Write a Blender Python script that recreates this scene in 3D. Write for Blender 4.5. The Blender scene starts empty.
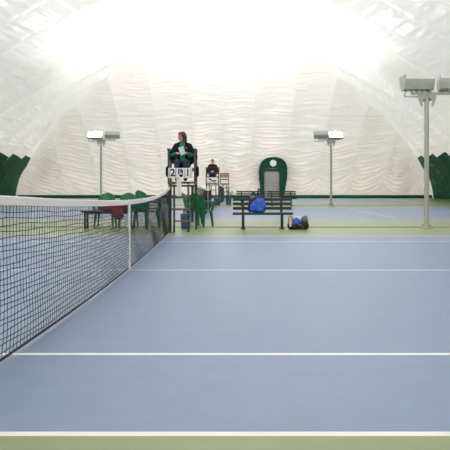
import bpy, bmesh, math, random
from mathutils import Vector, Matrix, noise
random.seed(7)
PI = math.pi
S = bpy.context.scene
COL = S.collection
# ------------------------------------------------------------------ camera constants
H, F = 1.125, 636.0            # eye height (m), focal length in pixels of a 450 px frame
VX, VY = 235.0, 184.0          # vanishing point of the depth direction
def gx(px, d): return (px - VX) * d / F
def gz(py, d): return H - (py - VY) * d / F
def gd(py): return H * F / (py - VY)

# ------------------------------------------------------------------ materials
def mat(name, col, rough=0.6, metal=0.0, spec=0.5, var=0.06, scale=8.0, bump=0.0, bscale=60.0, emit=None, sheen=0.0, coat=0.0):
    m = bpy.data.materials.new(name); m.use_nodes = True
    nt = m.node_tree; b = nt.nodes['Principled BSDF']
    b.inputs['Roughness'].default_value = rough
    b.inputs['Metallic'].default_value = metal
    b.inputs['Specular IOR Level'].default_value = spec
    if sheen: b.inputs['Sheen Weight'].default_value = sheen
    if coat: b.inputs['Coat Weight'].default_value = coat
    tc = nt.nodes.new('ShaderNodeTexCoord')
    n = nt.nodes.new('ShaderNodeTexNoise'); n.inputs['Scale'].default_value = scale; n.inputs['Detail'].default_value = 4
    nt.links.new(tc.outputs['Object'], n.inputs['Vector'])
    r = nt.nodes.new('ShaderNodeValToRGB')
    r.color_ramp.elements[0].position = .3; r.color_ramp.elements[1].position = .7
    r.color_ramp.elements[0].color = (*[max(0, c*(1-var)) for c in col], 1)
    r.color_ramp.elements[1].color = (*[min(1, c*(1+var)) for c in col], 1)
    nt.links.new(n.outputs['Fac'], r.inputs['Fac']); nt.links.new(r.outputs['Color'], b.inputs['Base Color'])
    if bump:
        n2 = nt.nodes.new('ShaderNodeTexNoise'); n2.inputs['Scale'].default_value = bscale; n2.inputs['Detail'].default_value = 5
        nt.links.new(tc.outputs['Object'], n2.inputs['Vector'])
        bp = nt.nodes.new('ShaderNodeBump'); bp.inputs['Strength'].default_value = bump; bp.inputs['Distance'].default_value = .02
        nt.links.new(n2.outputs['Fac'], bp.inputs['Height']); nt.links.new(bp.outputs['Normal'], b.inputs['Normal'])
    if emit:
        b.inputs['Emission Color'].default_value = (*emit[0], 1); b.inputs['Emission Strength'].default_value = emit[1]
    return m

M = dict(
    pvc=mat('pvc_membrane', (.86, .79, .72), .42, spec=.45, var=.015, scale=.6, bump=.12, bscale=9),
    pvcroof=mat('pvc_roof', (.90, .87, .82), .30, spec=.5, var=.01, scale=.6, bump=.25, bscale=6),
    skirt=mat('green_membrane', (.003, .105, .06), .6, spec=.22, var=.08, scale=2, bump=.15, bscale=7),
    court_blue=mat('court_blue', (.17, .26, .455), .30, spec=1.0, var=.05, scale=5, bump=.25, bscale=220),
    court_green=mat('court_green', (.23, .30, .13), .30, spec=1.0, var=.05, scale=5, bump=.25, bscale=220),
    line=mat('court_line', (.85, .85, .83), .55, var=.02),
    seamrope=mat('floor_cable', (.24, .30, .15), .8),
    twine=mat('net_twine', (.018, .02, .028), .7),
    band=mat('net_band', (.87, .84, .83), .6, var=.03, scale=20),
    strap=mat('net_strap', (.80, .80, .78), .6),
    post=mat('post_paint', (.02, .035, .03), .45),
    greenpaint=mat('green_paint', (.02, .06, .045), .4),
    wood=mat('red_brown_wood', (.24, .075, .04), .5, var=.2, scale=14),
    wood_pale=mat('weathered_wood', (.33, .13, .08), .55, var=.2, scale=14),
    benchgreen=mat('bench_paint', (.016, .034, .024), .42, var=.1),
    plastic=mat('green_plastic', (.006, .15, .065), .35, var=.05),
    darkmetal=mat('dark_metal', (.02, .02, .022), .45),
    grey=mat('pole_grey', (.45, .45, .41), .5, var=.05),
    housing=mat('lamp_housing', (.42, .45, .40), .42, var=.06),
    lens=mat('lamp_lens', (.9, .9, .9), .3, emit=((1, .97, .92), 9.0)),
    white=mat('white_board', (.85, .85, .84), .5, var=.02),
    ink=mat('black_ink', (.012, .012, .015), .6),
    purple=mat('violet_ink', (.09, .06, .22), .6),
    door=mat('door_metal', (.30, .29, .275), .6, spec=.2, var=.04),
    doorgreen=mat('door_pod_green', (.003, .06, .036), .6, spec=.2, var=.08),
    glass=mat('door_glass', (.36, .35, .335), .5, spec=.2, var=.03),
    jacket=mat('black_jacket', (.014, .013, .016), .9, var=.2, spec=.2),
    teal=mat('green_shirt', (.006, .20, .13), .8, var=.08),
    jeans=mat('blue_jeans', (.028, .038, .105), .85, var=.2, scale=30),
    skin=mat('skin', (.62, .34, .25), .5, var=.04),
    lips=mat('lips', (.45, .14, .12), .5),
    hair=mat('brown_hair', (.055, .022, .014), .55, var=.35, scale=60),
    hair2=mat('dark_hair', (.02, .013, .01), .55, var=.35, scale=60),
    brown=mat('brown_shirt', (.028, .013, .011), .85, var=.2),
    shoe=mat('dark_shoes', (.03, .025, .022), .6),
    paper=mat('paper', (.82, .83, .86), .6, var=.02),
    blue=mat('bright_blue_nylon', (.012, .10, .58), .45, var=.15, scale=10, bump=.3, bscale=25),
    navy=mat('navy_nylon', (.012, .02, .07), .5, var=.2, bump=.3, bscale=25),
    black=mat('black_nylon', (.012, .012, .014), .55, var=.2, bump=.3, bscale=25),
    cream=mat('cream_cloth', (.72, .64, .54), .7),
    towel=mat('white_towel', (.8, .8, .8), .9, bump=.5, bscale=120),
    greycloth=mat('grey_cloth', (.16, .17, .15), .85, bump=.4, bscale=60),
    maroon=mat('maroon_cloth', (.16, .008, .014), .7, var=.15, bump=.3, bscale=25),
    bin=mat('blue_grey_plastic', (.055, .115, .23), .45, var=.06),
    binlid=mat('dark_blue_plastic', (.04, .075, .15), .45, var=.06),
    leaf=mat('leaf', (.10, .13, .04), .6, var=.3, scale=20),
    soil=mat('soil', (.03, .02, .015), .95),
    eye=mat('eye', (.02, .015, .01), .3),
)
# the membrane of the dome carries a welded horizontal seam at one height
def add_weld(m, z0):
    nt = m.node_tree; b = nt.nodes['Principled BSDF']
    tc = nt.nodes.new('ShaderNodeTexCoord'); sp = nt.nodes.new('ShaderNodeSeparateXYZ')
    nt.links.new(tc.outputs['Object'], sp.inputs[0])
    a = nt.nodes.new('ShaderNodeMath'); a.operation = 'SUBTRACT'; a.inputs[1].default_value = z0
    nt.links.new(sp.outputs['Z'], a.inputs[0])
    c = nt.nodes.new('ShaderNodeMath'); c.operation = 'ABSOLUTE'; nt.links.new(a.outputs[0], c.inputs[0])
    l = nt.nodes.new('ShaderNodeMath'); l.operation = 'LESS_THAN'; l.inputs[1].default_value = .025
    nt.links.new(c.outputs[0], l.inputs[0])
    src = b.inputs['Base Color'].links[0].from_socket
    mx = nt.nodes.new('ShaderNodeMixRGB'); mx.blend_type = 'MULTIPLY'; mx.inputs['Color2'].default_value = (.86, .84, .82, 1)
    nt.links.new(l.outputs[0], mx.inputs['Fac']); nt.links.new(src, mx.inputs['Color1'])
    nt.links.new(mx.outputs[0], b.inputs['Base Color'])
add_weld(M['pvc'], 6.0)
# the membrane lets daylight through
def translucent(m, col, f):
    nt = m.node_tree; b = nt.nodes['Principled BSDF']; out = nt.nodes['Material Output']
    tr = nt.nodes.new('ShaderNodeBsdfTranslucent'); tr.inputs['Color'].default_value = (*col, 1)
    mx = nt.nodes.new('ShaderNodeMixShader'); mx.inputs[0].default_value = f
    nt.links.new(b.outputs[0], mx.inputs[1]); nt.links.new(tr.outputs[0], mx.inputs[2])
    if b.inputs['Normal'].links: nt.links.new(b.inputs['Normal'].links[0].from_socket, tr.inputs['Normal'])
    nt.links.new(mx.outputs[0], out.inputs['Surface'])
translucent(M['pvc'], (.88, .84, .785), .17); translucent(M['pvcroof'], (.88, .85, .80), .17)

# ------------------------------------------------------------------ mesh helpers
class MB:
    def __init__(s): s.bm = bmesh.new()
    def crumple(s, amp, sc, cuts=2):
        bmesh.ops.recalc_face_normals(s.bm, faces=s.bm.faces[:])
        bmesh.ops.subdivide_edges(s.bm, edges=s.bm.edges[:], cuts=cuts, use_grid_fill=True)
        for v in s.bm.verts: v.co += Vector((noise.noise(v.co*sc), noise.noise(v.co*sc+Vector((9, 3, 1))), noise.noise(v.co*sc+Vector((4, 7, 2)))*.7))*amp
        return s
    def box(s, c, size, rot=None, bev=0.0, taper=None):
        r = bmesh.ops.create_cube(s.bm, size=1.0); vs = r['verts']
        for v in vs:
            if taper and v.co.z > 0: v.co.x *= taper; v.co.y *= taper
            v.co = Vector((v.co.x*size[0], v.co.y*size[1], v.co.z*size[2]))
        if bev:
            es = list({e for v in vs for e in v.link_edges})
            rb = bmesh.ops.bevel(s.bm, geom=es, offset=bev, segments=2, affect='EDGES', profile=.6)
            vs = list({v for f in rb['faces'] for v in f.verts} | {v for v in vs if v.is_valid})
        for v in vs:
            if rot is not None: v.co = rot @ v.co
            v.co += Vector(c)
        return s
    def tube(s, p, q, r0, r1=None, n=10, caps=True):
        p, q = Vector(p), Vector(q); r1 = r0 if r1 is None else r1
        d = q - p; L = d.length
        R = d.to_track_quat('Z', 'Y').to_matrix().to_4x4()
        bmesh.ops.create_cone(s.bm, cap_ends=caps, segments=n, radius1=r0, radius2=r1, depth=L,
                              matrix=Matrix.Translation((p+q)/2) @ R)
        return s
    def path(s, pts, r, n=8):
        pts = [Vector(p) for p in pts]; rings = []
        rr = r if isinstance(r, (list, tuple)) else [r]*len(pts)
        for i, p in enumerate(pts):
            d = (pts[min(i+1, len(pts)-1)] - pts[max(i-1, 0)]).normalized()
            R = d.to_track_quat('Z', 'Y').to_matrix()
            rings.append([s.bm.verts.new(p + R @ Vector((math.cos(2*PI*k/n)*rr[i], math.sin(2*PI*k/n)*rr[i], 0))) for k in range(n)])
        s.loft(rings); return s
    def loft(s, rings, cap=True):
        n = len(rings[0])
        for a, b in zip(rings, rings[1:]):
            for k in range(n): s.bm.faces.new((a[k], a[(k+1) % n], b[(k+1) % n], b[k]))
        if cap:
            s.bm.faces.new(rings[0][::-1]); s.bm.faces.new(rings[-1])
    def rings(s, pts2):   # list of rings of coordinates
        s.loft([[s.bm.verts.new(Vector(p)) for p in ring] for ring in pts2]); return s
    def ball(s, c, r, seg=14, rot=None):
        r = (r, r, r) if isinstance(r, (int, float)) else r
        m = Matrix.Translation(Vector(c)) @ (rot.to_4x4() if rot is not None else Matrix.Identity(4)) @ Matrix.Diagonal((*r, 1))
        bmesh.ops.create_uvsphere(s.bm, u_segments=seg, v_segments=max(8, seg*2//3), radius=1, matrix=m)
        return s
    def cap(s, p, q, r0, r1=None, n=14):
        r1 = r0 if r1 is None else r1
        s.tube(p, q, r0, r1, n); s.ball(p, r0, n); s.ball(q, r1, n); return s
    def lathe(s, prof, n=24, c=(0, 0, 0)):
        c = Vector(c)
        s.loft([[s.bm.verts.new(c + Vector((r*math.cos(2*PI*k/n), r*math.sin(2*PI*k/n), z))) for k in range(n)] for r, z in prof]); return s
    def build(s, name, m, parent=None, smooth=True, ang=40):
        bmesh.ops.recalc_face_normals(s.bm, faces=s.bm.faces[:])
        me = bpy.data.meshes.new(name); s.bm.to_mesh(me); s.bm.free()
        return link(name, me, m, parent, smooth, ang)
def link(name, me, m, parent=None, smooth=True, ang=40):
    if m is not None and not me.materials: me.materials.append(m)
    if smooth and len(me.polygons):
        me.polygons.foreach_set('use_smooth', [True]*len(me.polygons))
        try: me.set_sharp_from_angle(angle=math.radians(ang))
        except Exception: pass
    o = bpy.data.objects.new(name, me); COL.objects.link(o)
    if parent: o.parent = parent
    return o
def remeshed(mb, name, m, parent=None, voxel=.008, smooth=6):
    """fuse the collected volumes into one continuous surface"""
    bmesh.ops.recalc_face_normals(mb.bm, faces=mb.bm.faces[:])
    me = bpy.data.meshes.new('raw'); mb.bm.to_mesh(me); mb.bm.free()
    o = bpy.data.objects.new('raw', me); COL.objects.link(o)
    r = o.modifiers.new('r', 'REMESH'); r.mode = 'VOXEL'; r.voxel_size = voxel
    if smooth:
        k = o.modifiers.new('s', 'SMOOTH'); k.iterations = smooth; k.factor = .5
    dg = bpy.context.evaluated_depsgraph_get(); dg.update()
    me2 = bpy.data.meshes.new_from_object(o.evaluated_get(dg)); me2.name = name
    bpy.data.objects.remove(o); bpy.data.meshes.remove(me)
    return link(name, me2, m, parent, True, 180)
def thing(name, label, cat, loc=(0, 0, 0), rz=0, group=None):
    o = bpy.data.objects.new(name, None); COL.objects.link(o); o.empty_display_size = .2
    o.location = loc; o.rotation_euler = (0, 0, rz)
    return tag(o, label, cat, group)
def tag(o, label, cat, group=None):
    o['label'] = label; o['category'] = cat
    if group: o['group'] = group
    return o
def struct(o): o['kind'] = 'structure'; return o
def copy_tree(o, parent=None, skip=()):
    c = o.copy(); COL.objects.link(c); c.parent = parent
    for ch in o.children:
        if ch.name.split('.')[0] not in skip: copy_tree(ch, c, skip)
    return c
def dup(o, label, loc, rz=None, group=None):
    c = copy_tree(o); c.location = loc
    if rz is not None: c.rotation_euler = (0, 0, rz)
    c['label'] = label
    if group: c['group'] = group
    return c

# ------------------------------------------------------------------ the dome
D, D0 = 51.0, -12.0            # far and near ends
XC, HW = -.84, 16.8            # middle line and half width
PT = [(0, 0), (.18, .75), (.5, 1.5), (1.0, 2.15), (1.85, 3.0), (4.0, 4.95), (6.6, 6.62), (9.3, 8.15), (11.9, 9.42), (14.4, 10.35), (16.8, 10.7)]
def _tang():
    n = len(PT); sl = [(PT[i+1][1]-PT[i][1])/(PT[i+1][0]-PT[i][0]) for i in range(n-1)]
    m = [sl[0]*1.3] + [2*sl[i-1]*sl[i]/(sl[i-1]+sl[i]) for i in range(1, n-1)] + [0.0]
    return m
TG = _tang()
def prof(t):
    t = max(0, min(HW, t))
    for i in range(len(PT)-1):
        if t <= PT[i+1][0]:
            h = PT[i+1][0]-PT[i][0]; s = (t-PT[i][0])/h
            return ((1+2*s)*(1-s)**2*PT[i][1] + s*(1-s)**2*h*TG[i] + s*s*(3-2*s)*PT[i+1][1] + s*s*(s-1)*h*TG[i+1])
    return PT[-1][1]
# arc length table
NA = 1500; ARC = [0.0]; TT = [0.0]
for i in range(1, NA+1):
    t = HW*(i/NA)**2
    ARC.append(ARC[-1] + math.hypot(t-TT[-1], prof(t)-prof(TT[-1]))); TT.append(t)
def t_of_arc(a):
    lo, hi = 0, NA
    while hi-lo > 1:
        mid = (lo+hi)//2
        if ARC[mid] <= a: lo = mid
        else: hi = mid
    f = (a-ARC[lo])/max(1e-9, ARC[hi]-ARC[lo]); return TT[lo]+(TT[hi]-TT[lo])*min(1, f)
def arc_of_t(t):
    x = NA*math.sqrt(max(0, t)/HW); i = min(NA-1, int(x)); return ARC[i]+(ARC[i+1]-ARC[i])*(x-i)
def nrm(t):   # outward normal components (outwards horizontally, up)
    e = .02; a, b = max(0, t-e), min(HW, t+e); dz = prof(b)-prof(a); dt = b-a; L = math.hypot(dz, dt)
    return dz/L, dt/L
TK = [1.3+2.65*k for k in range(6)]
SEAM_END = sorted([XC-(HW-t) for t in TK] + [XC] + [XC+(HW-t) for t in TK])
SEAM_END = [XC-HW] + SEAM_END + [XC+HW]
SEAM_SIDE = sorted([D-(1.3+2.65*k) for k in range(23)]); SEAM_SIDE = [D0] + [s for s in SEAM_SIDE if s > D0+.6] + [D]
def panel(sea, x):
    for i in range(len(sea)-1):
        if x <= sea[i+1]: return i, (x-sea[i])/(sea[i+1]-sea[i]), sea[i+1]-sea[i]
    return len(sea)-2, 1.0, 1.0
def bulge(u, wid, t, tmax, arc, lean, seed, amp_w, lo, pil_a=.16):
    """(pillow, wrinkle) of a panel: an outward pillow plus the swags of slack membrane; lean tilts the swags to one side"""
    hip = min(1.0, max(0.0, (tmax-t)/1.3)); hip = hip*(2-hip)
    foot = min(1.0, arc/.6)
    pil = (1-abs(2*u-1)**1.7)*pil_a*wid/2.65
    s = u-.5
    lk = max(.25, 1-arc/9); ph = arc - lean*(s*1.5+s*s*1.6)*lk - 2.0*s*s*(.5+.5*lk)
    n1 = noise.noise(Vector((u*1.3+seed*3.7, arc*.33, seed*1.3)))
    n2 = noise.noise(Vector((u*2.2+seed*9.1, ph*2.4, 5.2+seed)))
    n3 = noise.noise(Vector((u*1.6+seed*2.1, ph*5.0, 9.2+seed)))
    k = 2*PI*(ph/.36 + 1.1*n1 + .45*n2)
    w = .35 - (1-abs(math.sin(k*.5)))**1.25
    edge = .45+.55*(4*u*(1-u))
    fade = lo + (1-lo)*max(0, 1-arc/10.0)
    wr = amp_w*fade*edge*(w*(.6+1.0*n1) + .55*n2 + .5*n3)
    return pil*foot, wr*hip*foot, hip
def PILK(t): return .25+.75*min(1, t/3.0)
def end_wall(name, ybase, sgn, sub, rows, m, detail=True):
    cols = []
    for i in range(len(SEAM_END)-1):
        a, b = SEAM_END[i], SEAM_END[i+1]
        for k in range(sub): cols.append((i, k/sub, a+(b-a)*k/sub, b-a))
    cols.append((len(SEAM_END)-2, 1.0, SEAM_END[-1], 1.0))
    vs, fs = [], []
    for (i, u, x, wid) in cols:
        tm = max(1e-4, HW-abs(x-XC)); am = arc_of_t(tm)
        lean = (x-XC)/HW
        for r in range(rows+1):
            a = am*r/rows; t = t_of_arc(a) if r < rows else tm
            p_, w_, hp_ = bulge(u, wid, t, tm, a, lean*1.1, i+.5, .34, .3, .34) if detail else (0, 0, 1)
            nh, nv = nrm(t); p_ *= PILK(t); q_ = p_*(1-hp_); dn = p_*hp_+w_; sx_ = 1 if x > XC else -1
            vs.append((x+sx_*q_*nh*.7, ybase-sgn*(t-(dn+q_*.7)*nh), prof(t)+(dn+q_)*nv))
    R = rows+1
    for c in range(len(cols)-1):
        for r in range(rows):
            fs.append((c*R+r, c*R+r+1, (c+1)*R+r+1, (c+1)*R+r))
    me = bpy.data.meshes.new(name); me.from_pydata(vs, [], fs); me.update()
    return struct(link(name, me, m, None, True, 180))
ASPLIT = 4.6

def PILKS(t): return .04+.96*max(0, min(1, (t-1.2)/4))
def side_pt(sgn, i, u, wid, y, t, hipm, a, inset=0.0):
    far = D-y < y-D0
    p_, w_, hp_ = bulge(u, wid, t, hipm, a, .15, i*1.7+30+sgn*11, .12, .9, .30); nh, nv = nrm(t)
    if not far: p_ *= hp_
    q_ = p_*PILK(t)*(1-hp_); dn = p_*PILKS(t)*hp_+w_*(1 if t > 2.2 else .5)-inset
    return (XC+sgn*(HW-t+(dn+q_*.7)*nh), y+(q_*nh*.7 if far else 0), prof(t)+(dn+q_)*nv)
def side_surface(sgn, sub, rows_lo, rows_hi):
    """sgn +1 right, -1 left: returns (lower wall, upper roof) vertex/face lists"""
    cols = []
    for i in range(len(SEAM_SIDE)-1):
        a, b = SEAM_SIDE[i], SEAM_SIDE[i+1]
        for k in range(sub): cols.append((i, k/sub, a+(b-a)*k/sub, b-a))
    cols.append((len(SEAM_SIDE)-2, 1.0, SEAM_SIDE[-1], 1.0))
    lo, hi = [], []
    for (i, u, y, wid) in cols:
        tm = max(1e-4, min(HW, D-y, y-D0)); am = arc_of_t(tm); asp = min(ASPLIT, am)
        hipm = min(D-y, y-D0)
        def P(a):
            t = min(tm, t_of_arc(a)); return side_pt(sgn, i, u, wid, y, t, hipm, a)
        lo.append([P(asp*r/rows_lo) for r in range(rows_lo+1)])
        hi.append([P(asp+(am-asp)*r/rows_hi) for r in range(rows_hi+1)])
    return lo, hi
def grid_mesh(name, grids, m):
    vs, fs = [], []
    for g in grids:
        R = len(g[0]); o = len(vs)
        for c in g: vs += c
        for c in range(len(g)-1):
            for r in range(R-1): fs.append((o+c*R+r, o+(c+1)*R+r, o+(c+1)*R+r+1, o+c*R+r+1))
    me = bpy.data.meshes.new(name); me.from_pydata(vs, [], fs); me.update()
    return struct(link(name, me, m, None, True, 180))
end_wall('wall_far', D, 1, 24, 380, M['pvc'])
end_wall('wall_near', D0, -1, 3, 40, M['pvc'], False)
loL, hiL = side_surface(-1, 9, 36, 130); loR, hiR = side_surface(1, 9, 36, 130)
grid_mesh('wall_left', [loL], M['pvc']); grid_mesh('wall_right', [loR], M['pvc'])
grid_mesh('ceiling', [hiL, hiR], M['pvcroof'])
# green skirts on the long sides: sawtooth upper edge, one tooth per panel
def side_skirt(name, sgn):
    sub, rows = 9, 26; grids = []
    for i in range(len(SEAM_SIDE)-1):
        a, b = SEAM_SIDE[i], SEAM_SIDE[i+1]; g = []
        for k in range(sub+1):
            u = k/sub; y = a+(b-a)*u
            tm = max(1e-3, min(HW, D-y, y-D0)); hipm = tm
            ztop = 3.0+.27*(1-u)
            col = []
            for r in range(rows+1):
                z = ztop*r/rows; lo_, hi_ = 0.0, 3.0
                for _ in range(24):
                    mid = (lo_+hi_)/2
                    if prof(mid) < z: lo_ = mid
                    else: hi_ = mid
                t = min(lo_, tm); aa = arc_of_t(t)
                col.append(side_pt(sgn, i, u, b-a, y, t, hipm, aa, .035))
            g.append(col)
        grids.append(g)
    return grid_mesh(name, grids, M['skirt'])
side_skirt('trim_left', -1); side_skirt('trim_right', 1)
# low green hem along the far wall
mb = MB()
mb.box((XC, D-.10, .12), (2*HW-.4, .16, .24), bev=.03)
struct(mb.build('baseboard_far', M['skirt']))

# ------------------------------------------------------------------ floor with painted courts
C0 = 2.84                        # near doubles sideline of the first court
STEP = 16.85
COURTS = [(-1.45, C0), (-1.13, C0+STEP), (-.75, C0+2*STEP)]
def floor():
    blue, white = [], []
    LW = .05
    for (cx, d0) in COURTS:
        blue.append((cx-11.9, cx+11.9, d0, d0+10.97))
        for yy in (d0+LW/2, d0+10.97-LW/2): white.append((cx-11.885, cx+11.885, yy-LW/2, yy+LW/2))
        for yy in (d0+1.37, d0+9.60): white.append((cx-11.885, cx+11.885, yy-LW/2, yy+LW/2))
        white.append((cx-6.4, cx+6.4, d0+5.485-LW/2, d0+5.485+LW/2))
        for xx in (cx-6.4, cx+6.4): white.append((xx-LW/2, xx+LW/2, d0+1.37, d0+9.6))
        for xx in (cx-11.885, cx+11.885): white.append((xx-LW/2, xx+LW/2, d0, d0+10.97))
    xs = sorted({XC-HW-.5, XC+HW+.5} | {round(v, 4) for r in blue+white for v in r[:2]})
    ys = sorted({D0-.5, D+.5} | {round(v, 4) for r in blue+white for v in r[2:]})
    vs = [(x, y, 0) for x in xs for y in ys]; fs, mi = [], []
    ny = len(ys)
    def inside(r, x, y): return r[0] < x < r[1] and r[2] < y < r[3]
    for i in range(len(xs)-1):
        for j in range(ny-1):
            x, y = (xs[i]+xs[i+1])/2, (ys[j]+ys[j+1])/2
            fs.append((i*ny+j, (i+1)*ny+j, (i+1)*ny+j+1, i*ny+j+1))
            mi.append(2 if any(inside(r, x, y) for r in white) else 1 if any(inside(r, x, y) for r in blue) else 0)
    me = bpy.data.meshes.new('floor'); me.from_pydata(vs, [], fs)
    for k in ('court_green', 'court_blue', 'line'): me.materials.append(M[k])
    me.polygons.foreach_set('material_index', mi); me.update()
    return struct(link('floor', me, None, None, False))
floor()
for k, yy in enumerate((16.52, 33.5)):
    struct(MB().box((XC, yy, .008), (2*HW-1.2, .028, .016), bev=.004).build('trim_%d' % (k+1), M['seamrope']))

# ------------------------------------------------------------------ nets
ND0, ND1, NC = C0-.914, C0+10.97+.914, C0+5.485
TOPP = [(ND0, 1.115), (4.06, 1.052), (5.12, 1.004), (6.7, .953), (8.325, .916), (10, .905), (11.5, .918), (13.2, .975), (ND1, 1.07)]
def lerp(tab, x):
    for (a, p), (b, q) in zip(tab, tab[1:]):
        if x <= b: s = (x-a)/(b-a); return p+(q-p)*s
    return tab[-1][1]
def ntop(d): return sum(lerp(TOPP, min(ND1, max(ND0, d+k*.35))) for k in (-1, 0, 1))/3 if ND0+.4 < d < ND1-.4 else lerp(TOPP, d)
def nx(d): return -1.385 - (.0024*(d-7.5)**2 if d > 7.5 else .0058*(d-7.5)**2)
BAND, HEM = .062, .03
def make_net():
    root = thing('tennis_net', 'black tennis net with white headband and centre strap across the nearest blue court', 'tennis net', (0, 0, 0), 0, 'tennis nets of the three courts')
    def P(d, f):    # f 0 at the hem, 1 under the band
        t = ntop(d)-BAND; z = HEM+(t-HEM)*f
        return Vector((nx(d)+.012*math.sin(d*3+f*5)*(1-f), d, z))
    cell = .056; nv = int((ND1-ND0-.1)/cell); ds = [ND0+.05+i*cell for i in range(nv+1)]
    NH = 23; fr = [j/NH for j in range(NH+1)]
    bm = bmesh.new()
    def string(pts, r):
        rings = []
        for i, p in enumerate(pts):
            d = (pts[min(i+1, len(pts)-1)]-pts[max(i-1, 0)]).normalized()
            R = d.to_track_quat('Z', 'Y').to_matrix()
            rings.append([bm.verts.new(p+R @ Vector((math.cos(2*PI*k/4+.785)*r, math.sin(2*PI*k/4+.785)*r, 0))) for k in range(4)])
        for a, b in zip(rings, rings[1:]):
            for k in range(4): bm.faces.new((a[k], a[(k+1) % 4], b[(k+1) % 4], b[k]))
    rnd = random.Random(3)
    for i, d in enumerate(ds): string([P(d+rnd.uniform(-.004, .004), f) for f in fr], .0024)
    for j in range(NH+1):
        w = rnd.uniform(-.006, .006)
        string([P(d, min(1, max(0, fr[j]+.006*math.sin(d*7+j*2.3)*(0 < j < NH)))) for d in ds], .0034)
    me = bpy.data.meshes.new('mesh_netting'); bm.to_mesh(me); bm.free()
    link('netting', me, M['twine'], root, True, 60)
    def ribbon(name, f0, f1, th, m, r=None):
        rings = []
        n = 90
        for i in range(n+1):
            d = ND0+.03+(ND1-ND0-.06)*i/n
            a, b = f0(d), f1(d); x = nx(d)
            rings.append([(x-th, d, a), (x+th, d, a), (x+th*.9, d, b-.006), (x, d, b), (x-th*.9, d, b-.006)])
        return MB().rings(rings).build(name, m, root)
    ribbon('headband', lambda d: ntop(d)-BAND, lambda d: ntop(d), .009, M['band'])
    ribbon('hem_tape', lambda d: HEM-.008, lambda d: HEM+.010, .005, M['twine'])
    t = ntop(NC); x = nx(NC)
    MB().box((x, NC, t/2+.004), (.03, .05, t-.004), bev=.003).build('centre_strap', M['strap'], root)
    return root
net1 = make_net()
net2 = dup(net1, 'second black tennis net seen beyond the green plastic chairs on the middle court', (.31, STEP, 0))
net3 = dup(net1, 'farthest tennis net, half hidden behind the middle court beside the empty chair', (.66, 2*STEP, 0))
def net_post(x, d, label):
    t = thing('net_post', label, 'net post', (x, d, 0), 0, 'net posts')
    MB().tube((0, 0, .012), (0, 0, 1.05), .036, n=16).build('tube', M['post'], t)
    MB().lathe([(.0, 0), (.085, 0), (.085, .012), (.04, .016)], 20).build('floor_plate', M['post'], t)
    MB().lathe([(.04, 1.05), (.042, 1.075), (.03, 1.09), (.005, 1.094)], 20).build('post_cap', M['post'], t)
    MB().box((-.05, 0, .72), (.05, .05, .12), bev=.008).tube((-.07, 0, .72), (-.14, 0, .72), .008).tube((-.135, 0, .72), (-.135, 0, .64), .008).build('winch', M['darkmetal'], t)
    return t
pA = net_post(nx(ND1), ND1+.05, 'dark net post at the far end of the nearest net, left of the umpire ladder')
dup(pA, 'dark net post at the near end of the nearest net', (nx(ND0), ND0-.05, 0), PI)
dup(pA, 'dark post at the near end of the second net behind the umpire chair', (.31+nx(ND0), STEP+ND0-.05, 0), PI)
dup(pA, 'dark post at the far end of the second net, below the distant seated man', (.31+nx(ND1), STEP+ND1+.05, 0))
dup(pA, 'dark post at the near end of the farthest net', (.66+nx(ND0), 2*STEP+ND0-.05, 0), PI)
dup(pA, 'dark post at the far end of the farthest net, before the empty umpire chair', (.66+nx(ND1), 2*STEP+ND1+.05, 0))

# ------------------------------------------------------------------ umpire chairs
def make_umpire_chair(label):
    t = thing('umpire_chair', label, 'umpire chair', (0, 0, 0), 0, 'umpire chairs')
    for sx in (-1, 1):
        MB().box((sx*.315, .27, .985), (.05, .045, 1.97), bev=.006).build('rear_post', M['greenpaint'], t)
        MB().box((sx*.315, -.24, 1.53), (.045, .045, .82), bev=.006).build('front_post', M['greenpaint'], t)
        MB().box((sx*.315, .0, 1.955), (.07, .62, .035), bev=.01).build('armrest', M['greenpaint'], t)
        for zz in (1.46, 1.15): MB().box((sx*.315, .015, zz), (.035, .47, .05), bev=.006).build('side_rail', M['greenpaint'], t)
        MB().tube((sx*.315, .26, .7), (sx*.315, -.2, 1.14), .016).build('brace', M['greenpaint'], t)
        MB().box((sx*.18, -.43, 1.135), (.03, .36, .04), bev=.005).build('footrest_bearer', M['greenpaint'], t)
        MB().box((.02+sx*.165, -.62, .555), (.045, .04, 1.11), bev=.006).build('ladder_rail', M['greenpaint'], t)
    for z in (.26, .54, .83):
        MB().box((.02, -.62, z), (.40, .062, .035), bev=.006).build('rung', M['wood'], t)
    b = MB()
    for k in range(4): b.box((0, -.2+k*.14, 1.497), (.58, .125, .03), bev=.006)
    b.build('seat', M['wood'], t)
    b = MB()
    for k in range(3): b.box((0, .31, 1.68+k*.125), (.66, .03, .105), bev=.006)
    b.build('backrest', M['wood_pale'], t)
    b = MB()
    for k in range(3): b.box((0, -.57+k*.125, 1.168), (.42, .115, .026), bev=.005)
    b.build('footrest', M['wood'], t)
    MB().box((0, -.27, 1.155), (.66, .03, .05), bev=.006).build('cross_rail', M['wood'], t)
    for y_, z_ in ((.27, .5), (.27, 1.08), (.27, 1.46), (-.24, 1.46)):
        MB().box((0, y_, z_), (.6, .03, .05), bev=.006).build('frame_bar', M['greenpaint'], t)
    return t
UC = [(gx(182.6, 15.45), 15.45), (gx(212.6, 32.36), 32.36), (gx(224.6, 49.3), 49.3)]
uc1 = make_umpire_chair('tall green umpire chair with wooden rungs where the person with papers sits')
uc1.location = (*UC[0], 0)
uc2 = dup(uc1, 'distant umpire chair holding the seated man in dark brown', (*UC[1], 0))
uc3 = dup(uc1, 'farthest umpire chair, empty, with red-brown backrest by the dome wall', (*UC[2], 0))
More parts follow.
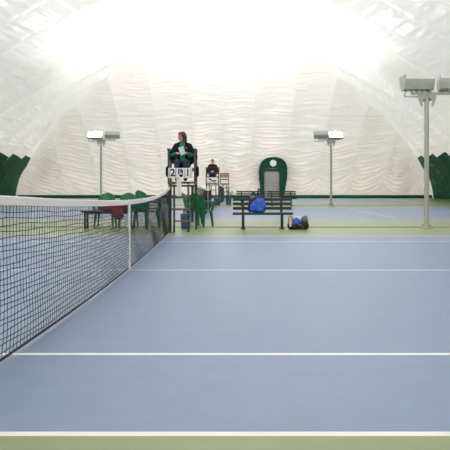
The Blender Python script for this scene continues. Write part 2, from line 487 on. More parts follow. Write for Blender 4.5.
for sx in (-1, 1):   # dark pouches on both sides of the first chair
    p = MB(); p.rings([[(sx*.36+a*w, -.05+b_*h, z) for a, b_ in ((-1, -1), (1, -1), (1, 1), (-1, 1))] for z, w, h in ((1.30, .02, .05), (1.34, .035, .10), (1.50, .035, .11), (1.55, .02, .10))])
    p.build('side_pouch', M['jacket'], uc1)

# digits as meshes
def text_mesh(txt, size, name, m, parent, loc, depth=.003, rot=(PI/2, 0, 0)):
    cu = bpy.data.curves.new('t', 'FONT'); cu.body = txt; cu.size = size; cu.extrude = depth; cu.align_x = 'CENTER'; cu.align_y = 'CENTER'; cu.offset = size*.02
    o = bpy.data.objects.new('t', cu); COL.objects.link(o)
    dg = bpy.context.evaluated_depsgraph_get(); dg.update()
    me = bpy.data.meshes.new_from_object(o.evaluated_get(dg)); bpy.data.objects.remove(o)
    me.materials.clear()
    r = link(name, me, m, parent, False); r.location = loc; r.rotation_euler = rot
    return r
def make_board(label, loc):
    t = thing('scoreboard', label, 'scoreboard', loc, 0, 'umpire chair scoreboards')
    MB().box((0, 0, .115), (.55, .018, .235), bev=.004).build('panel', M['white'], t)
    for sx in (-1, 1): MB().tube((sx*.268, .009, .17), (sx*.293, .33, .21), .009).build('bracket', M['darkmetal'], t)
    return t
sb1 = make_board('white scoreboard reading 2 and 1 below the seated umpire', (UC[0][0], UC[0][1]-.655, 1.265))
for x, tx in ((-.175, '2'), (.175, '1')):
    nc = MB().box((x, -.012, .118), (.13, .008, .20), bev=.002).build('number_card', M['white'], sb1)
    text_mesh(tx, .24, 'digit', M['ink'], nc, (x, -.018, .118))
for x0 in (-.245, -.105, .105, .245):
    MB().box((x0, -.012, .118), (.010, .01, .20)).build('card_edge', M['ink'], sb1)
b = MB()
b.box((-.035, -.011, .15), (.035, .006, .13)).box((.02, -.011, .165), (.05, .006, .09)).box((.055, -.011, .13), (.02, .006, .12))
b.build('emblem', M['purple'], sb1)
MB().ball((.02, -.011, .055), (.045, .005, .034)).build('emblem', M['ink'], sb1)
sb2 = make_board('white board with a dark mark below the distant seated man', (UC[1][0], UC[1][1]-.655, 1.225))
MB().path([(-.17, -.012, .16), (-.08, -.012, .13), (0, -.012, .06), (.1, -.012, .05), (.2, -.012, .09)], .028, 8).build('emblem', M['ink'], sb2)
# white paper hanging from the cross rail of the first chair
pr = MB(); pr.rings([[(-.055+a, y0+.004*b_+.008*math.sin(z*14), z) for a, b_ in ((0, 0), (.11, 0), (.11, 1), (0, 1))] for z, y0 in ((.84, 0), (.92, 0), (1.0, 0), (1.08, 0), (1.16, 0), (1.255, 0))])
o = pr.build('hanging_cloth', M['towel']); o.location = (UC[0][0]-.03, UC[0][1]-.675, 0)
tag(o, 'narrow white cloth hanging straight down under the scoreboard in front of the ladder', 'cloth')

# ------------------------------------------------------------------ people
def hand(mb, wrist, dirv, palm_n, side, curl=.6, s=1.0):
    """palm, four bent fingers of different length and a thumb leaving the side of the palm"""
    d = Vector(dirv).normalized(); n = Vector(palm_n).normalized(); n = (n-d*n.dot(d)).normalized(); w = d.cross(n).normalized()*side
    W = Vector(wrist)
    for k in (-1, -.33, .33, 1): mb.cap(W+d*.015*s+w*.014*k*s, W+d*.085*s+w*.028*k*s, .013*s, .012*s, 8)
    for k, L in zip((-1, -.33, .33, 1), (.062, .075, .08, .07)):
        p = W+d*.088*s+w*.028*k*s; a = 0.0
        for q, fr in enumerate((.42, .32, .26)):
            a += curl*(.5+.35*q); v = d*math.cos(a)+n*math.sin(a)
            e = p+v*L*fr*s; mb.cap(p, e, .0092*s, .0085*s, 8); p = e
    p = W+d*.03*s+w*.03*s; v = (d*.6+w*.75+n*.3).normalized(); e = p+v*.04*s; mb.cap(p, e, .013*s, .0105*s, 8)
    v2 = (d*.8+w*.2+n*.5).normalized(); mb.cap(e, e+v2*.032*s, .0105*s, .009*s, 8)
def make_person(name, label, loc, face_az, J, m_top, m_leg, m_hair, inner=None, long_hair=False, top_len=.0, shirt_sleeve=True):
    t = thing(name, label, 'person', loc, 0)
    b = MB()
    V = {k: Vector(v) for k, v in J.items()}
    mir = lambda v: Vector((-v.x, v.y, v.z))
    nb, hc = V['neck'], V['head']
    # trunk
    b.cap(V['hip']+Vector((-.08, 0, 0)), V['hip']+Vector((.08, 0, 0)), .105, .105)
    b.cap(V['hip'], V['chest'], .115, .12)
    b.cap(V['chest']+Vector((-.07, 0, 0)), V['chest']+Vector((.07, 0, 0)), .11, .11)
    b.cap(V['chest'], nb-Vector((0, 0, .06)), .11, .06)
    b.cap(nb-Vector((0, 0, .05)), hc-Vector((0, 0, .04)), .052, .05)
    # head with face; local axes from the direction faced
    f = Vector((math.sin(face_az), -math.cos(face_az), 0)); r_ = Vector((math.cos(face_az), math.sin(face_az), 0)); up = Vector((0, 0, 1))
    R = Matrix((r_, -f, up)).transposed()
    hp = lambda x, y, z: hc + r_*x + f*y + up*z
    b.ball(hp(0, -.012, .025), (.076, .092, .092), 20, R)
    b.ball(hp(0, .022, -.035), (.056, .064, .078), 18, R)
    b.ball(hp(0, .062, -.088), (.024, .022, .02), 12, R)
    b.cap(hp(0, .086, .02), hp(0, .106, -.022), .010, .015, 10)
    for sx in (-1, 1):
        b.ball(hp(sx*.014, .094, -.026), .010, 8)
        b.ball(hp(sx*.077, -.01, -.005), (.012, .02, .032), 10, R)
        b.cap(hp(sx*.014, .085, .033), hp(sx*.05, .072, .033), .010, .008, 8)
        b.ball(hp(sx*.038, .062, -.025), (.022, .02, .02), 10, R)
    b.ball(hp(0, .085, -.058), (.024, .012, .008), 10, R)
    # limbs
    sides = ((1, 'R'), (-1, 'L'))
    for sx, s in sides:
        sh, el, wr = V['sh'+s], V['el'+s], V['wr'+s]
        b.cap(nb-Vector((0, 0, .06)), sh, .055, .06); b.cap(sh, el, .052, .041); b.cap(el, wr, .041, .027)
        hand(b, wr, V['hd'+s], V['hn'+s], 1 if s == 'R' else -1, .5)
        hj, kn, an = V['hj'+s], V['kn'+s], V['an'+s]
        b.cap(hj, kn, .085, .058); b.cap(kn, an, .056, .036)
        b.cap(an+Vector((0, .03, -.03)), an+Vector((0, -.13, -.045)), .034, .03)
    remeshed(b, 'body', M['skin'], t, .0065, 4)
    # top garment
    c = MB()
    c.cap(V['hip']+Vector((-.085, 0, -.01+top_len)), V['hip']+Vector((.085, 0, -.01+top_len)), .125, .125)
    c.cap(V['hip'], V['chest'], .135, .135); c.cap(V['chest']+Vector((-.07, 0, -.04)), V['chest']+Vector((.07, 0, -.04)), .13, .13)
    c.cap(V['chest'], nb+Vector((0, .015, -.06)), .13, .075)
    for sx, s in sides:
        sh, el, wr = V['sh'+s], V['el'+s], V['wr'+s]
        c.cap(nb+Vector((0, .01, -.07)), sh, .080, .076); c.cap(sh, el, .073, .068)
        k = .30 if inner else .93
        c.cap(el, el+(wr-el)*k, .068, .058 if inner else .042)
        if inner: c.cap(el+Vector((-sx*.03, .03, -.02)), V['hip']+Vector((sx*.17, -.0, .04)), .06, .08)
    remeshed(c, 'jacket' if inner else 'shirt', m_top, t, .01, 5)
    if inner:
        c = MB()
        c.cap(V['chest']+Vector((-.01, -.075, .09)), V['hip']+Vector((0, -.085, .08)), .075, .07)
        c.cap(nb+Vector((0, -.02, -.045)), V['chest']+Vector((0, -.08, .08)), .062, .075)
        for sx, s in sides:
            el, wr = V['el'+s], V['wr'+s]
            c.cap(el+(wr-el)*.3, el+(wr-el)*.93, .056, .042)
        remeshed(c, 'shirt', inner, t, .01, 4)
    # trousers
    c = MB()
    c.cap(V['hip']+Vector((-.08, 0, -.005)), V['hip']+Vector((.08, 0, -.005)), .117, .117)
    for sx, s in sides:
        hj, kn, an = V['hj'+s], V['kn'+s], V['an'+s]
        c.cap(hj, kn, .096, .071); c.cap(kn, an+Vector((0, 0, .04)), .069, .055)
    remeshed(c, 'trousers', m_leg, t, .01, 4)
    for sx, s in sides:
        an = V['an'+s]; c = MB()
        c.cap(an+Vector((0, .035, -.035)), an+Vector((0, -.14, -.045)), .046, .038); c.cap(an, an+Vector((0, .02, -.03)), .044, .046)
        remeshed(c, 'shoe', M['shoe'], t, .008, 3)
    # hair
    c = MB()
    c.ball(hp(0, -.022, .042), (.086, .092, .088), 18, R)
    c.ball(hp(0, .045, .095), (.055, .035, .025), 12, R)
    if long_hair:
        for sx in (-1, 1):
            c.cap(hp(sx*.072, -.005, .03), hp(sx*.072, -.03, -.10), .032, .03)
            c.cap(hp(sx*.062, .045, .07), hp(sx*.078, .012, -.0), .022, .022)
        c.cap(hp(0, -.075, 0), hp(0, -.085, -.13), .06, .05)
    else:
        c.cap(hp(0, -.065, 0), hp(0, -.06, -.05), .05, .035)
    remeshed(c, 'hair', m_hair, t, .008, 3)
    for sx in (-1, 1):
        MB().ball(hp(sx*.032, .077, .012), (.011, .008, .007), 8, R).build('eye', M['eye'], t)
        MB().cap(hp(sx*.018, .092, .036), hp(sx*.05, .079, .036), .0045, .004, 6).build('eyebrow', m_hair, t)
    MB().ball(hp(0, .096, -.057), (.021, .006, .006), 10, R).build('mouth', M['lips'], t)
    return t
SEAT = 1.512
J1 = dict(hip=(0, .06, .115), chest=(0, .08, .44), neck=(0, .055, .66), head=(-.02, .025, .762),
          shR=(.16, .06, .53), shL=(-.16, .06, .53), elR=(.30, -.02, .28), elL=(-.30, -.02, .28),
          wrR=(.10, -.26, .345), wrL=(-.11, -.26, .345), hdR=(-.8, -.55, .1), hdL=(.8, -.55, .1), hnR=(-.3, .1, -.9), hnL=(.3, .1, -.9),
          hjR=(.095, .02, .10), hjL=(-.095, .02, .10), knR=(.10, -.43, .135), knL=(-.10, -.43, .135), anR=(.10, -.40, -.235), anL=(-.10, -.40, -.235))
make_person('person', 'long-haired person in black jacket over green top and jeans, seated high and reading papers', (UC[0][0], UC[0][1], SEAT), -.95, J1, M['jacket'], M['jeans'], M['hair'], M['teal'], True)
pp = MB()
pp.rings([[(-.10+a, y, z) for a, y, z in ((0, -.02-k*.003, .10), (.12, -.03-k*.003, .15), (.17, .02-k*.003, -.02), (.06, .03-k*.003, -.08))] for k in (0, 1)])
o = pp.build('paper_sheet', M['paper'], None, False); o.location = (UC[0][0]+.03, UC[0][1]-.375, SEAT+.365)
tag(o, 'white sheets of paper held in the hands of the black-jacketed umpire', 'paper')
J2 = dict(hip=(0, .06, .115), chest=(0, .05, .42), neck=(0, .0, .65), head=(0, -.04, .755),
          shR=(.165, .02, .53), shL=(-.165, .02, .53), elR=(.245, -.08, .27), elL=(-.245, -.08, .27),
          wrR=(.075, -.30, .24), wrL=(-.075, -.30, .26), hdR=(-.85, -.4, 0), hdL=(.85, -.4, 0), hnR=(-.2, .9, -.2), hnL=(.2, .9, -.2),
          hjR=(.095, .02, .10), hjL=(-.095, .02, .10), knR=(.12, -.43, .135), knL=(-.12, -.43, .135), anR=(.11, -.40, -.235), anL=(-.11, -.40, -.235))
make_person('person', 'short-haired man in dark brown top seated on the distant umpire chair, hands clasped', (UC[1][0], UC[1][1], SEAT), .05, J2, M['brown'], M['jeans'], M['hair2'])

# ------------------------------------------------------------------ benches
def make_bench(label, m):
    t = thing('park_bench', label, 'bench', (0, 0, 0), 0, 'slatted benches')
    for k in range(3):
        MB().box((0, .19+.02*k, .505+.112*k), (1.5, .025, .075), bev=.006).build('back_slat', m, t)
    for k in range(4):
        MB().box((0, -.21+k*.115, .385), (1.5, .10, .04 if k else .055), bev=.008).build('seat_slat', m, t)
    for sx in (-.49, .49):
        b = MB()
        b.box((sx, -.02, .185), (.07, .08, .37), bev=.008).box((sx, -.02, .012), (.12, .38, .024), bev=.006)
        b.box((sx, -.03, .35), (.055, .42, .035), bev=.005)
        b.rings([[(sx+a, .2+y0+b_, z) for a, b_ in ((-.03, -.0), (.03, -.0), (.03, .035), (-.03, .035))] for z, y0 in ((.33, -.03), (.4, .005), (.55, .032), (.77, .07))])
        b.build('leg_frame', m, t)
    return t
BD = 16.05; BX = gx(262.5, BD)
bench = make_bench('dark green slatted bench with the blue backpack standing on it', M['benchgreen']); bench.location = (BX, BD, 0)
dup(bench, 'distant slatted bench seen behind the left half of the backpack bench', (gx(251, 32.6), 32.6, 0))
dup(bench, 'distant slatted bench behind the right half of the backpack bench, before the exit', (gx(281.5, 32.4), 32.4, 0))
# low backless bench behind the net
lb = thing('low_bench', 'low dark backless bench behind the net with a maroon bag on it', 'bench', (gx(108, 16.1), 16.1, 0))
for k in range(3): MB().box((0, -.13+k*.13, .43), (1.28, .115, .04), bev=.006).build('seat_slat', M['darkmetal'], lb)
for sx in (-.55, .55):
    for sy in (-.14, .14):
        MB().box((sx, sy, .205), (.05, .05, .41), bev=.005).build('leg', M['darkmetal'], lb)
MB().box((0, 0, .39), (1.1, .05, .04), bev=.004).build('stretcher', M['darkmetal'], lb)
# maroon bag lying on it, one flap over the front edge
def sq(cx, cy, rx, ry, z, n=20, p=3.0):
    out = []
    for k in range(n):
        a = 2*PI*k/n; c, s = math.cos(a), math.sin(a)
        q = (abs(c)**p+abs(s)**p)**(-1/p); out.append((cx+rx*q*c, cy+ry*q*s, z))
    return out
mbag = thing('sports_bag', 'maroon bag slumped on the low dark bench behind the net', 'bag', (gx(115, 16.1), 16.1, .452))
b = MB(); b.rings([sq(0, 0, .30, .13, 0), sq(0, 0, .34, .15, .03), sq(.01, 0, .33, .15, .10), sq(.0, .0, .28, .11, .16), sq(.02, .01, .2, .06, .19)])
b.crumple(.022, 11).build('body', M['maroon'], mbag)
b = MB(); b.rings([[(x-.12, -.165-dy, z), (x+.02, -.17-dy, z), (x+.14, -.165-dy, z), (x+.14, -.215-dy, z), (x+.02, -.24-dy, z), (x-.12, -.215-dy, z)] for x, z, dy in ((.08, .06, -.03), (.10, .0, .03), (.12, -.10, .04))])
b.build('flap', M['maroon'], mbag)
b = MB(); b.ball((.13, -.215, -.12), (.13, .05, .10), 16); b.build('end_pocket', M['maroon'], mbag)
b = MB(); b.path([(-.2, 0, .15), (-.14, -.02, .22), (0, -.03, .25), (.12, -.02, .22), (.16, 0, .16)], .014); b.build('strap', M['maroon'], mbag)

# ------------------------------------------------------------------ blue backpack on the bench
bp = thing('backpack', 'bright blue and navy backpack leaning upright on the slatted bench', 'backpack', (gx(256.6, 15.9), BD-.06, .416))
b = MB(); b.rings([sq(-.03, .04, .15, .09, 0), sq(-.03, .04, .19, .12, .04), sq(-.02, .05, .19, .125, .22), sq(0, .06, .16, .11, .36), sq(.01, .07, .11, .08, .44), sq(.01, .07, .05, .04, .47)])
b.crumple(.022, 11).build('body', M['navy'], bp)
b = MB(); b.rings([sq(.07, -.06, .10, .04, .0), sq(.09, -.08, .13, .08, .03), sq(.09, -.08, .14, .08, .15), sq(.08, -.06, .13, .07, .27), sq(.09, -.02, .08, .05, .36), sq(.03, 0, .04, .02, .36)])
b.crumple(.022, 11).build('front_pocket', M['blue'], bp)
b = MB(); b.rings([sq(-.08, -.09, .06, .03, .01), sq(-.085, -.1, .085, .05, .05), sq(-.075, -.09, .085, .05, .17), sq(-.05, -.05, .06, .05, .25), sq(-.04, -.02, .02, .02, .33)])
b.crumple(.022, 11).build('side_pocket', M['blue'], bp)
b = MB(); b.path([(-.10, 0, .38), (-.13, -.03, .45), (-.1, -.03, .50), (-.04, 0, .47)], .022); b.path([(.03, .0, .45), (.045, -.01, .58), (.08, 0, .60), (.11, .04, .5)], .02)
b.build('shoulder_strap', M['navy'], bp)
b = MB(); b.ball((-.11, -.03, .37), (.07, .06, .055), 12); b.build('folded_cloth', M['greycloth'], bp)
# ------------------------------------------------------------------ holdall on the floor
hx = gx(298.3, 15.8)
hb = thing('sports_bag', 'open black holdall on the green floor right of the slatted bench', 'bag', (hx, 15.85, 0))
b = MB(); b.rings([sq(0, 0, .22, .13, 0), sq(0, 0, .255, .15, .03), sq(0, 0, .27, .155, .10), sq(0, 0, .262, .15, .14), sq(0, 0, .235, .125, .136), sq(0, 0, .23, .12, .09)])
b.build('body', M['black'], hb)
b = MB(); b.path([(-.12, -.155, .06), (-.12, -.175, .14), (-.08, -.19, .19), (0, -.18, .13), (.08, -.18, .10), (.11, -.165, .05)], .011); b.build('handle', M['greycloth'], hb)
b = MB()
b.rings([[(-.205+.036*math.cos(a)*k+.01*z_, y, .20+.135*math.sin(a)*k) for a in [2*PI*i/20 for i in range(20)]] for z_, y, k in ((0, -.13, .75), (0, -.145, 1), (0, -.02, 1), (0, .0, .7))])
b.build('end_flap', M['cream'], hb)
b = MB()
pts = [(-.205+.042*math.cos(a), -.09, .20+.143*math.sin(a)) for a in [PI*1.15-PI*1.3*i/16 for i in range(17)]]
b.path(pts, .010); b.build('piping', M['black'], hb)
def cloth_lump(name, label, cat, m, loc, r, seed):
    b = MB(); b.ball((0, 0, 0), r, 22)
    for v in b.bm.verts:
        n_ = noise.noise(v.co*14+Vector((seed, 0, 0))); v.co *= 1+.22*n_
    o = b.build(name, m, None, True, 60); o.location = loc
    return tag(o, label, cat)
cloth_lump('jersey', 'crumpled royal blue jersey sticking out of the black holdall', 'clothing', M['blue'], (hx-.04, 15.80, .185), (.105, .075, .10), 1)
cloth_lump('towel', 'white towel tucked between jersey and cream flap in the holdall', 'towel', M['towel'], (hx-.03, 15.9, .24), (.16, .04, .09), 2)
cloth_lump('cap', 'rounded grey-green cap on the right end of the open holdall', 'cap', M['greycloth'], (hx+.165, 15.87, .215), (.095, .08, .12), 3)
cloth_lump('sock', 'pale bundle of cloth between the jersey and the cap in the holdall', 'clothing', M['cream'], (hx+.075, 15.90, .225), (.06, .045, .07), 4)
cloth_lump('shoe_pouch', 'small navy pouch in front of the cap in the holdall', 'pouch', M['navy'], (hx+.15, 15.765, .16), (.085, .035, .065), 5)

# ------------------------------------------------------------------ green plastic chairs
def make_chair(label):
    t = thing('plastic_chair', label, 'chair', (0, 0, 0), 0, 'green plastic chairs')
    m = M['plastic']
    b = MB()   # seat: slightly dished slab with rounded front; faces -Y
    b.rings([sq(0, 0, .21, .20, .405, 24, 5), sq(0, 0, .235, .225, .425, 24, 5), sq(0, 0, .235, .225, .437, 24, 5), sq(0, 0, .19, .18, .428, 24, 4)])
    b.build('seat', m, t)
    b = MB()   # backrest: curved shell with an arched top
    n = 14; rows = 10; F_, B_ = [], []
    for i in range(rows+1):
        v = i/rows
        hw = .235*(1 if v < .55 else math.sqrt(max(.0, 1-((v-.55)/.4501)**2*.985)))
        z = .43+.46*v; yb = .19+.10*v
        ring = []
        for k in range(n+1): s_ = -1+2*k/n; ring.append((hw*s_, yb-.09*s_*s_*(hw/.235)**2, z))
        for k in range(n, -1, -1): s_ = -1+2*k/n; ring.append((hw*s_, yb-.09*s_*s_*(hw/.235)**2+.018, z))
        F_.append(ring)
    b.rings(F_); b.build('backrest', m, t)
    for sx in (-1, 1):
        MB().rings([[(sx*(.235+dx)+a, y+c, z) for a, c in ((-.024, -.03), (.024, -.03), (.024, .03), (-.024, .03))] for dx, y, z in ((.0, -.2, .42), (.03, -.215, .56), (.035, -.2, .63))]
                   ).path([(sx*.27, -.23, .645), (sx*.275, -.1, .655), (sx*.265, .08, .66), (sx*.235, .2, .67)], .026).build('armrest', m, t)
        for sy in (-1, 1):
            MB().rings([[(sx*x+a*w, sy*y+c*w, z) for a, c in ((-1, -1), (1, -1), (1, 1), (-1, 1))] for x, y, z, w in ((.245, .225, 0, .02), (.225, .2, .25, .026), (.20, .18, .415, .032))]).build('leg', m, t)
    return t
ch = make_chair('green plastic chair with rounded back behind the left end of the low dark bench')
ch.location = (gx(105.5, 16.85), 16.85, 0)
dup(ch, 'green plastic chair behind the right end of the low dark bench', (gx(128.5, 16.85), 16.85, 0), .15)
sx_, sd_ = gx(147, 16.35), 16.25
dup(ch, 'lower chair of the stacked green pair facing sideways behind the net', (sx_, sd_, 0), 1.0)
dup(ch, 'upper chair of the stacked green pair facing sideways behind the net', (sx_+.012, sd_, .075), 1.0)
dup(ch, 'green plastic chair turned away just right of the umpire ladder', (gx(200.5, 16.8), 16.8, 0), 2.62)
dup(ch, 'green plastic chair mostly hidden behind the ladder of the near umpire chair', (gx(192.5, 17.6), 17.6, 0), 1.45)
# ------------------------------------------------------------------ bins and plant
def make_bin(label, loc, w, h):
    t = thing('storage_bin', label, 'bin', loc, 0, 'blue-grey bins')
    b = MB(); b.rings([sq(0, 0, w*.42, w*.42, 0, 24, 5), sq(0, 0, w*.44, w*.44, .02, 24, 5), sq(0, 0, w*.5, w*.5, h*.82, 24, 5)])
    b.build('body', M['bin'], t)
    b = MB(); b.rings([sq(0, 0, w*.53, w*.53, h*.815, 24, 5), sq(0, 0, w*.53, w*.53, h*.86, 24, 5), sq(0, 0, w*.48, w*.48, h*.94, 24, 4), sq(0, 0, w*.3, w*.3, h, 24, 3)])
    b.build('lid', M['bin'], t)
    b = MB(); b.box((0, -w*.455, h*.22), (w*.42, .02, h*.26), bev=.008); b.build('drain_panel', M['binlid'], t)
    return t
make_bin('blue-grey lidded bin standing under the near umpire chair', (gx(186, 16.1), 16.05, 0), .26, .40)
make_bin('blue-grey lidded bin on the far green strip below the distant seated man', (gx(217, 33.9), 33.9, 0), .37, .44)
pl = thing('potted_plant', 'sparse leafy plant in a blue pot near the distant empty umpire chair', 'plant', (gx(228.6, 34.2), 34.2, 0))
b = MB(); b.lathe([(.13, 0), (.14, .01), (.165, .38), (.175, .39), (.175, .43), (.155, .43), (.15, .40)], 24); b.build('pot', M['bin'], pl)
MB().lathe([(.149, .385), (.149, .40), (.02, .405)], 20).build('soil', M['soil'], pl)
b = MB(); lv = MB(); rnd = random.Random(11)
for k in range(13):
    a = rnd.uniform(0, 2*PI); rr = rnd.uniform(.06, .26); h = rnd.uniform(.62, 1.02)
    tip = Vector((rr*math.cos(a), rr*math.sin(a), h)); mid = Vector((rr*.3*math.cos(a), rr*.3*math.sin(a), h*.7))
    b.path([(0.03*math.cos(a), .03*math.sin(a), .39), mid, tip], [.009, .007, .004], 6)
    for q in range(7):
        s_ = .25+.75*q/6; p = mid.lerp(tip, s_) if q > 2 else Vector((0, 0, .42)).lerp(mid, .5+.17*q)
        az = a+rnd.uniform(-1.6, 1.6); L = rnd.uniform(.07, .13); dv = Vector((math.cos(az), math.sin(az), rnd.uniform(-.2, .6))).normalized(); wv = dv.cross(Vector((0, 0, 1))).normalized()*L*.28
        nn = wv.cross(dv).normalized()*.002
        ring = [p, p+dv*L*.4+wv, p+dv*L, p+dv*L*.4-wv]
        lv.rings([[tuple(x-nn) for x in ring], [tuple(x+nn) for x in ring]])
b.build('stem', M['leaf'], pl); lv.build('foliage', M['leaf'], pl, False)

# ------------------------------------------------------------------ floodlight poles
LIGHTS = []
LAMP, WORLD = 240, 2.5
def make_head(t, x, z, tilt, rzz, bright):
    """a trough floodlight: open side up, hooded end plates; tilt turns the opening towards the camera"""
    Rm = Matrix.Rotation(rzz, 3, 'Z') @ Matrix.Rotation(tilt, 3, 'X')
    off = Vector((x, 0, z))
    def tr(p): return Rm @ Vector(p) + off
    L, W, Dp = .36, .20, .17
    b = MB()
    sec = lambda k: [(-W, .075), (-W*.98, -.02), (-W*.62, -Dp), (W*.62, -Dp), (W*.98, -.02), (W, .075), (W*.95, .075), (W*.92, -.01), (W*.58, -Dp+.03), (-W*.58, -Dp+.03), (-W*.92, -.01), (-W*.95, .075)]
    b.rings([[tr((lx, y*(1 if abs(lx) < L*.9 else .96), zz)) for y, zz in sec(0)] for lx in (-L, -L*.85, L*.85, L)])
    hs = b.build('lamp_housing', M['housing'], t)
    for sx, h0 in ((-1, .215), (1, .125)):
        MB().rings([[tr((sx*(L+.012)+a, y, zz)) for y, zz in ((-W*1.02, h0-.04), (-W, -.02), (-W*.62, -Dp-.01), (W*.62, -Dp-.01), (W, -.02), (W*1.02, h0))] for a in (-.012, .012)]).build('end_plate', M['housing'], hs)
    b = MB()
    for k in range(5): b = MB(); b.rings([[tr((-L*.8+k*L*.4+a, y, zz)) for y, zz in ((-W*.5, -Dp), (W*.5, -Dp), (W*.4, -Dp-.045), (-W*.4, -Dp-.045))] for a in (-.012, .012)]).build('cooling_fin', M['housing'], hs)
    b = MB(); b.rings([[tr((sx*L*.93, sy*W*.9, zz)) for sx, sy in ((-1, -1), (1, -1), (1, 1), (-1, 1))] for zz in (.03, .035)])
    b.build('lens', M['lens'], hs, False)
    # yoke down to the cross arm
    for sx in (-.16, .16):
        q = tr((sx, 0, -Dp-.01)); MB().box(((q.x+x+sx*.9)/2, q.y/2, (q.z+3.44)/2), (.03, .05, abs(q.z-3.44)+.02)).build('yoke', M['grey'], t)
    ld = bpy.data.lights.new('flood', 'AREA'); ld.shape = 'RECTANGLE'; ld.size = .24; ld.size_y = .24
    ld.color = (1.0, .98, .95); ld.energy = LAMP*(1.5 if tilt < -.9 else 1); ld.spread = math.radians(150)
    lo = bpy.data.objects.new('flood_lamp', ld); COL.objects.link(lo); lo.parent = t
    nv = Rm @ Vector((0, 0, 1)); nv = (Matrix.Rotation(-.75 if bright else 0, 3, 'X') @ nv + Vector((-.55 if t.location.x > XC else .55, 0, 0))).normalized()
    lo.location = tr((0, 0, .10)); lo.rotation_euler = nv.to_track_quat('Z', 'Y').to_matrix().to_4x4().to_euler()
    lo.rotation_euler = (-nv).to_track_quat('-Z', 'Y').to_euler() if False else nv.to_track_quat('-Z', 'Y').to_euler()
    LIGHTS.append(lo)
def make_pole(label, loc, heads):
    t = thing('floodlight_pole', label, 'floodlight', loc, 0, 'floodlight poles')
    MB().tube((0, 0, .02), (0, 0, 3.40), .062, .058, 18).build('pole', M['grey'], t)
    b = MB(); b.box((0, 0, .012), (.30, .24, .024), bev=.004)
    for sx in (-.11, .11):
        for sy in (-.08, .08): b.tube((sx, sy, .02), (sx, sy, .05), .012, n=8)
    for k in range(4):
        a = k*PI/2; b.box((.085*math.cos(a), .085*math.sin(a), .06), (.06 if k % 2 == 0 else .012, .012 if k % 2 == 0 else .06, .08))
    b.build('base_plate', M['grey'], t)
    xs = [h[0] for h in heads]; x0, x1 = min(xs)-.34, max(xs)+.2
    b = MB(); b.box(((x0+x1)/2+.1, 0, 3.43), (x1-x0-.2, .07, .06), bev=.006).box((x0+.25, -.03, 3.345), (.5, .035, .035), bev=.004).box((x0+.012, -.03, 3.39), (.025, .03, .10))
    b.build('cross_arm', M['grey'], t)
    b = MB()
    for sx in (-1, 1):
        b.rings([[(sx*(.035), a, 3.42), (sx*(.24), a, 3.40), (sx*.22, a, 3.27), (sx*.15, a, 3.08), (sx*.11, a, 3.10), (sx*.12, a, 3.26), (sx*.035, a, 3.31)] for a in (-.05, -.036)])
        b.rings([[(sx*(.035), a, 3.42), (sx*(.20), a, 3.40), (sx*.18, a, 3.27), (sx*.035, a, 3.22)] for a in (.036, .05)])
    b.build('gusset', M['grey'], t)
    for h in heads: make_head(t, *h)
    return t
UP = .9
make_pole('nearest grey floodlight pole standing at the right edge of the court', (gx(426.6, 16.2), 16.2, 0), [(-.24, 3.68, -.12, .10, 0), (.70, 3.68, -.25, -.1, 0)])
make_pole('distant floodlight pole at left, its post hidden by the net band', (gx(101.2, 33.2), 33.2, 0), [(-.30, 3.66, UP, 0, 1), (.58, 3.68, -.95, .1, 0)])
make_pole('distant floodlight pole right of the exit with its lit right lamp', (gx(331, 33.2), 33.2, 0), [(-.52, 3.68, -.95, -.1, 0), (.24, 3.66, UP, 0, 1)])
# the same row goes on beside and behind the viewpoint
make_pole('floodlight pole left of the nearest court outside the view', (-7.45, 16.2, 0), [(-.30, 3.66, .12, 0, 0), (.58, 3.68, -.3, .1, 0)])
make_pole('floodlight pole to the right behind the viewpoint', (5.0, -.8, 0), [(-.35, 3.68, .1, -.1, 0), (.40, 3.66, -.2, 0, 1)])
make_pole('floodlight pole to the left behind the viewpoint', (-7.0, -.8, 0), [(-.35, 3.68, .1, -.1, 0), (.40, 3.66, -.2, 0, 1)])

# ------------------------------------------------------------------ exit pod in the far wall
PD = 48.75
px0 = gx(273.4, PD)
pod = thing('door_1', '', '', (px0, PD, 0)); del pod['label']; del pod['category']; struct(pod)
def arch(w_bot, w_top, h, n=18, zc=2.1, hole=None):
    pts = [(-w_bot/2, 0)]
    pts += [(-w_top/2*.97, zc*.75), (-w_top/2, zc)]
    for k in range(1, n):
        a = PI-PI*k/n; c, s_ = math.cos(a), math.sin(a); p = 2.5
        q = (abs(c)**p+abs(s_)**p)**(-1/p); pts.append((w_top/2*q*c, zc+(h-zc)*q*s_))
    pts += [(w_top/2, zc), (w_top/2*.97, zc*.75), (w_bot/2, 0)]
    return pts
outer = arch(1.44, 2.04, 3.13); back = arch(1.6, 2.2, 3.2)
# frame wall with a rectangular opening: outer outline joined to an inner rectangle outline of the same count
def rect_match(pts, x0, x1, z1):
    out = []
    n = len(pts)
    for k, (x, z) in enumerate(pts):
        s_ = k/(n-1); P_ = z1*2+(x1-x0); d = s_*P_
        if d <= z1: out.append((x0, d))
        elif d <= z1+(x1-x0): out.append((x0+d-z1, z1))
        else: out.append((x1, P_-d))
    return out
inner = rect_match(outer, -.72, .46, 2.12)
b = MB(); bm = b.bm
def ringv(pts, y): return [bm.verts.new((x, y, z)) for x, z in pts]
o0, o1, i0, i1 = ringv(outer, 0), ringv(back, 2.1), ringv(inner, 0), ringv(inner, .25)
for a_, c_ in ((i0, o0), (o0, o1), (i0, i1)):
    for k in range(len(a_)-1): bm.faces.new((a_[k], a_[k+1], c_[k+1], c_[k]))
b.build('frame', M['doorgreen'], pod, True, 25)
b = MB()   # raised rim
b.path([(x*1.0, -.03, z) for x, z in outer], .06, 8); b.build('rim', M['doorgreen'], pod)
b = MB(); b.box((-.13, .12, 1.06), (1.18, .05, 2.12)); lf = b.build('door_leaf', M['door'], pod)
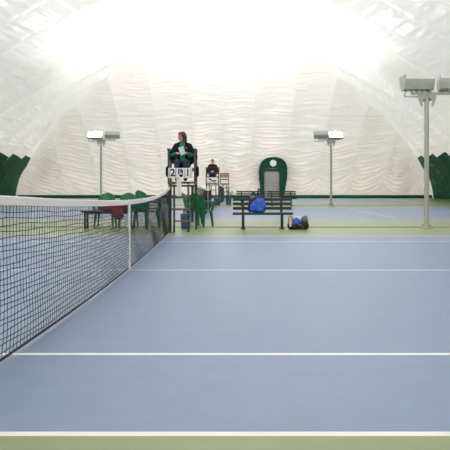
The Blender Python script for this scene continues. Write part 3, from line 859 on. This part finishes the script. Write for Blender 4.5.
MB().box((-.13, .085, 1.58), (.92, .02, .86), bev=.01).build('pane', M['glass'], lf)
MB().box((-.13, .085, .56), (.92, .02, .74), bev=.01).build('pane', M['glass'], lf)
MB().box((-.13, .075, 1.06), (1.1, .03, .05), bev=.008).build('handle', M['grey'], lf)
MB().box((-.1, -.03, 2.29), (.95, .05, .13), bev=.01).build('lintel', M['greenpaint'], pod)
ck = thing('wall_clock', 'round white clock above the door of the green exit', 'clock', (px0-.02, PD-.03, 2.72), 0)
RX = Matrix.Rotation(PI/2, 3, 'X')
b = MB(); b.tube((0, 0, 0), (0, -.06, 0), .26, .25, 32); b.build('case', M['white'], ck)
MB().tube((0, -.06, 0), (0, -.064, 0), .22, n=32).build('dial', M['paper'], ck)
b = MB(); b.box((0, -.068, .05), (.014, .004, .13)).box((.05, -.068, .0), (.10, .004, .014)); b.build('clock_hand', M['grey'], ck)

# ------------------------------------------------------------------ world, camera, view
w = bpy.data.worlds.new('World'); S.world = w; w.use_nodes = True
nt = w.node_tree; bg = nt.nodes['Background']     # bright overcast sky over darker ground
tc = nt.nodes.new('ShaderNodeTexCoord'); sp = nt.nodes.new('ShaderNodeSeparateXYZ'); nt.links.new(tc.outputs['Generated'], sp.inputs[0])
rp = nt.nodes.new('ShaderNodeValToRGB'); rp.color_ramp.elements[0].position = 0.0; rp.color_ramp.elements[0].color = (.74, .70, .64, 1)
rp.color_ramp.elements[1].position = .12; rp.color_ramp.elements[1].color = (.97, .98, 1, 1)
nt.links.new(sp.outputs['Z'], rp.inputs['Fac']); nt.links.new(rp.outputs['Color'], bg.inputs['Color'])
bg.inputs['Strength'].default_value = WORLD
cd = bpy.data.cameras.new('Camera'); cam = bpy.data.objects.new('Camera', cd); COL.objects.link(cam)
cam.location = (0, 0, H); cam.rotation_euler = (PI/2, 0, 0)
cd.sensor_width = 36; cd.sensor_fit = 'HORIZONTAL'; cd.lens = F/450*36
cd.shift_x = (225-VX)/450; cd.shift_y = -(225-VY)/450
cd.clip_start = .05; cd.clip_end = 200
S.camera = cam
vs = S.view_settings; vs.view_transform = 'Standard'; vs.look = 'None'; vs.gamma = 1; vs.use_curve_mapping = False
vs.exposure = 0.19
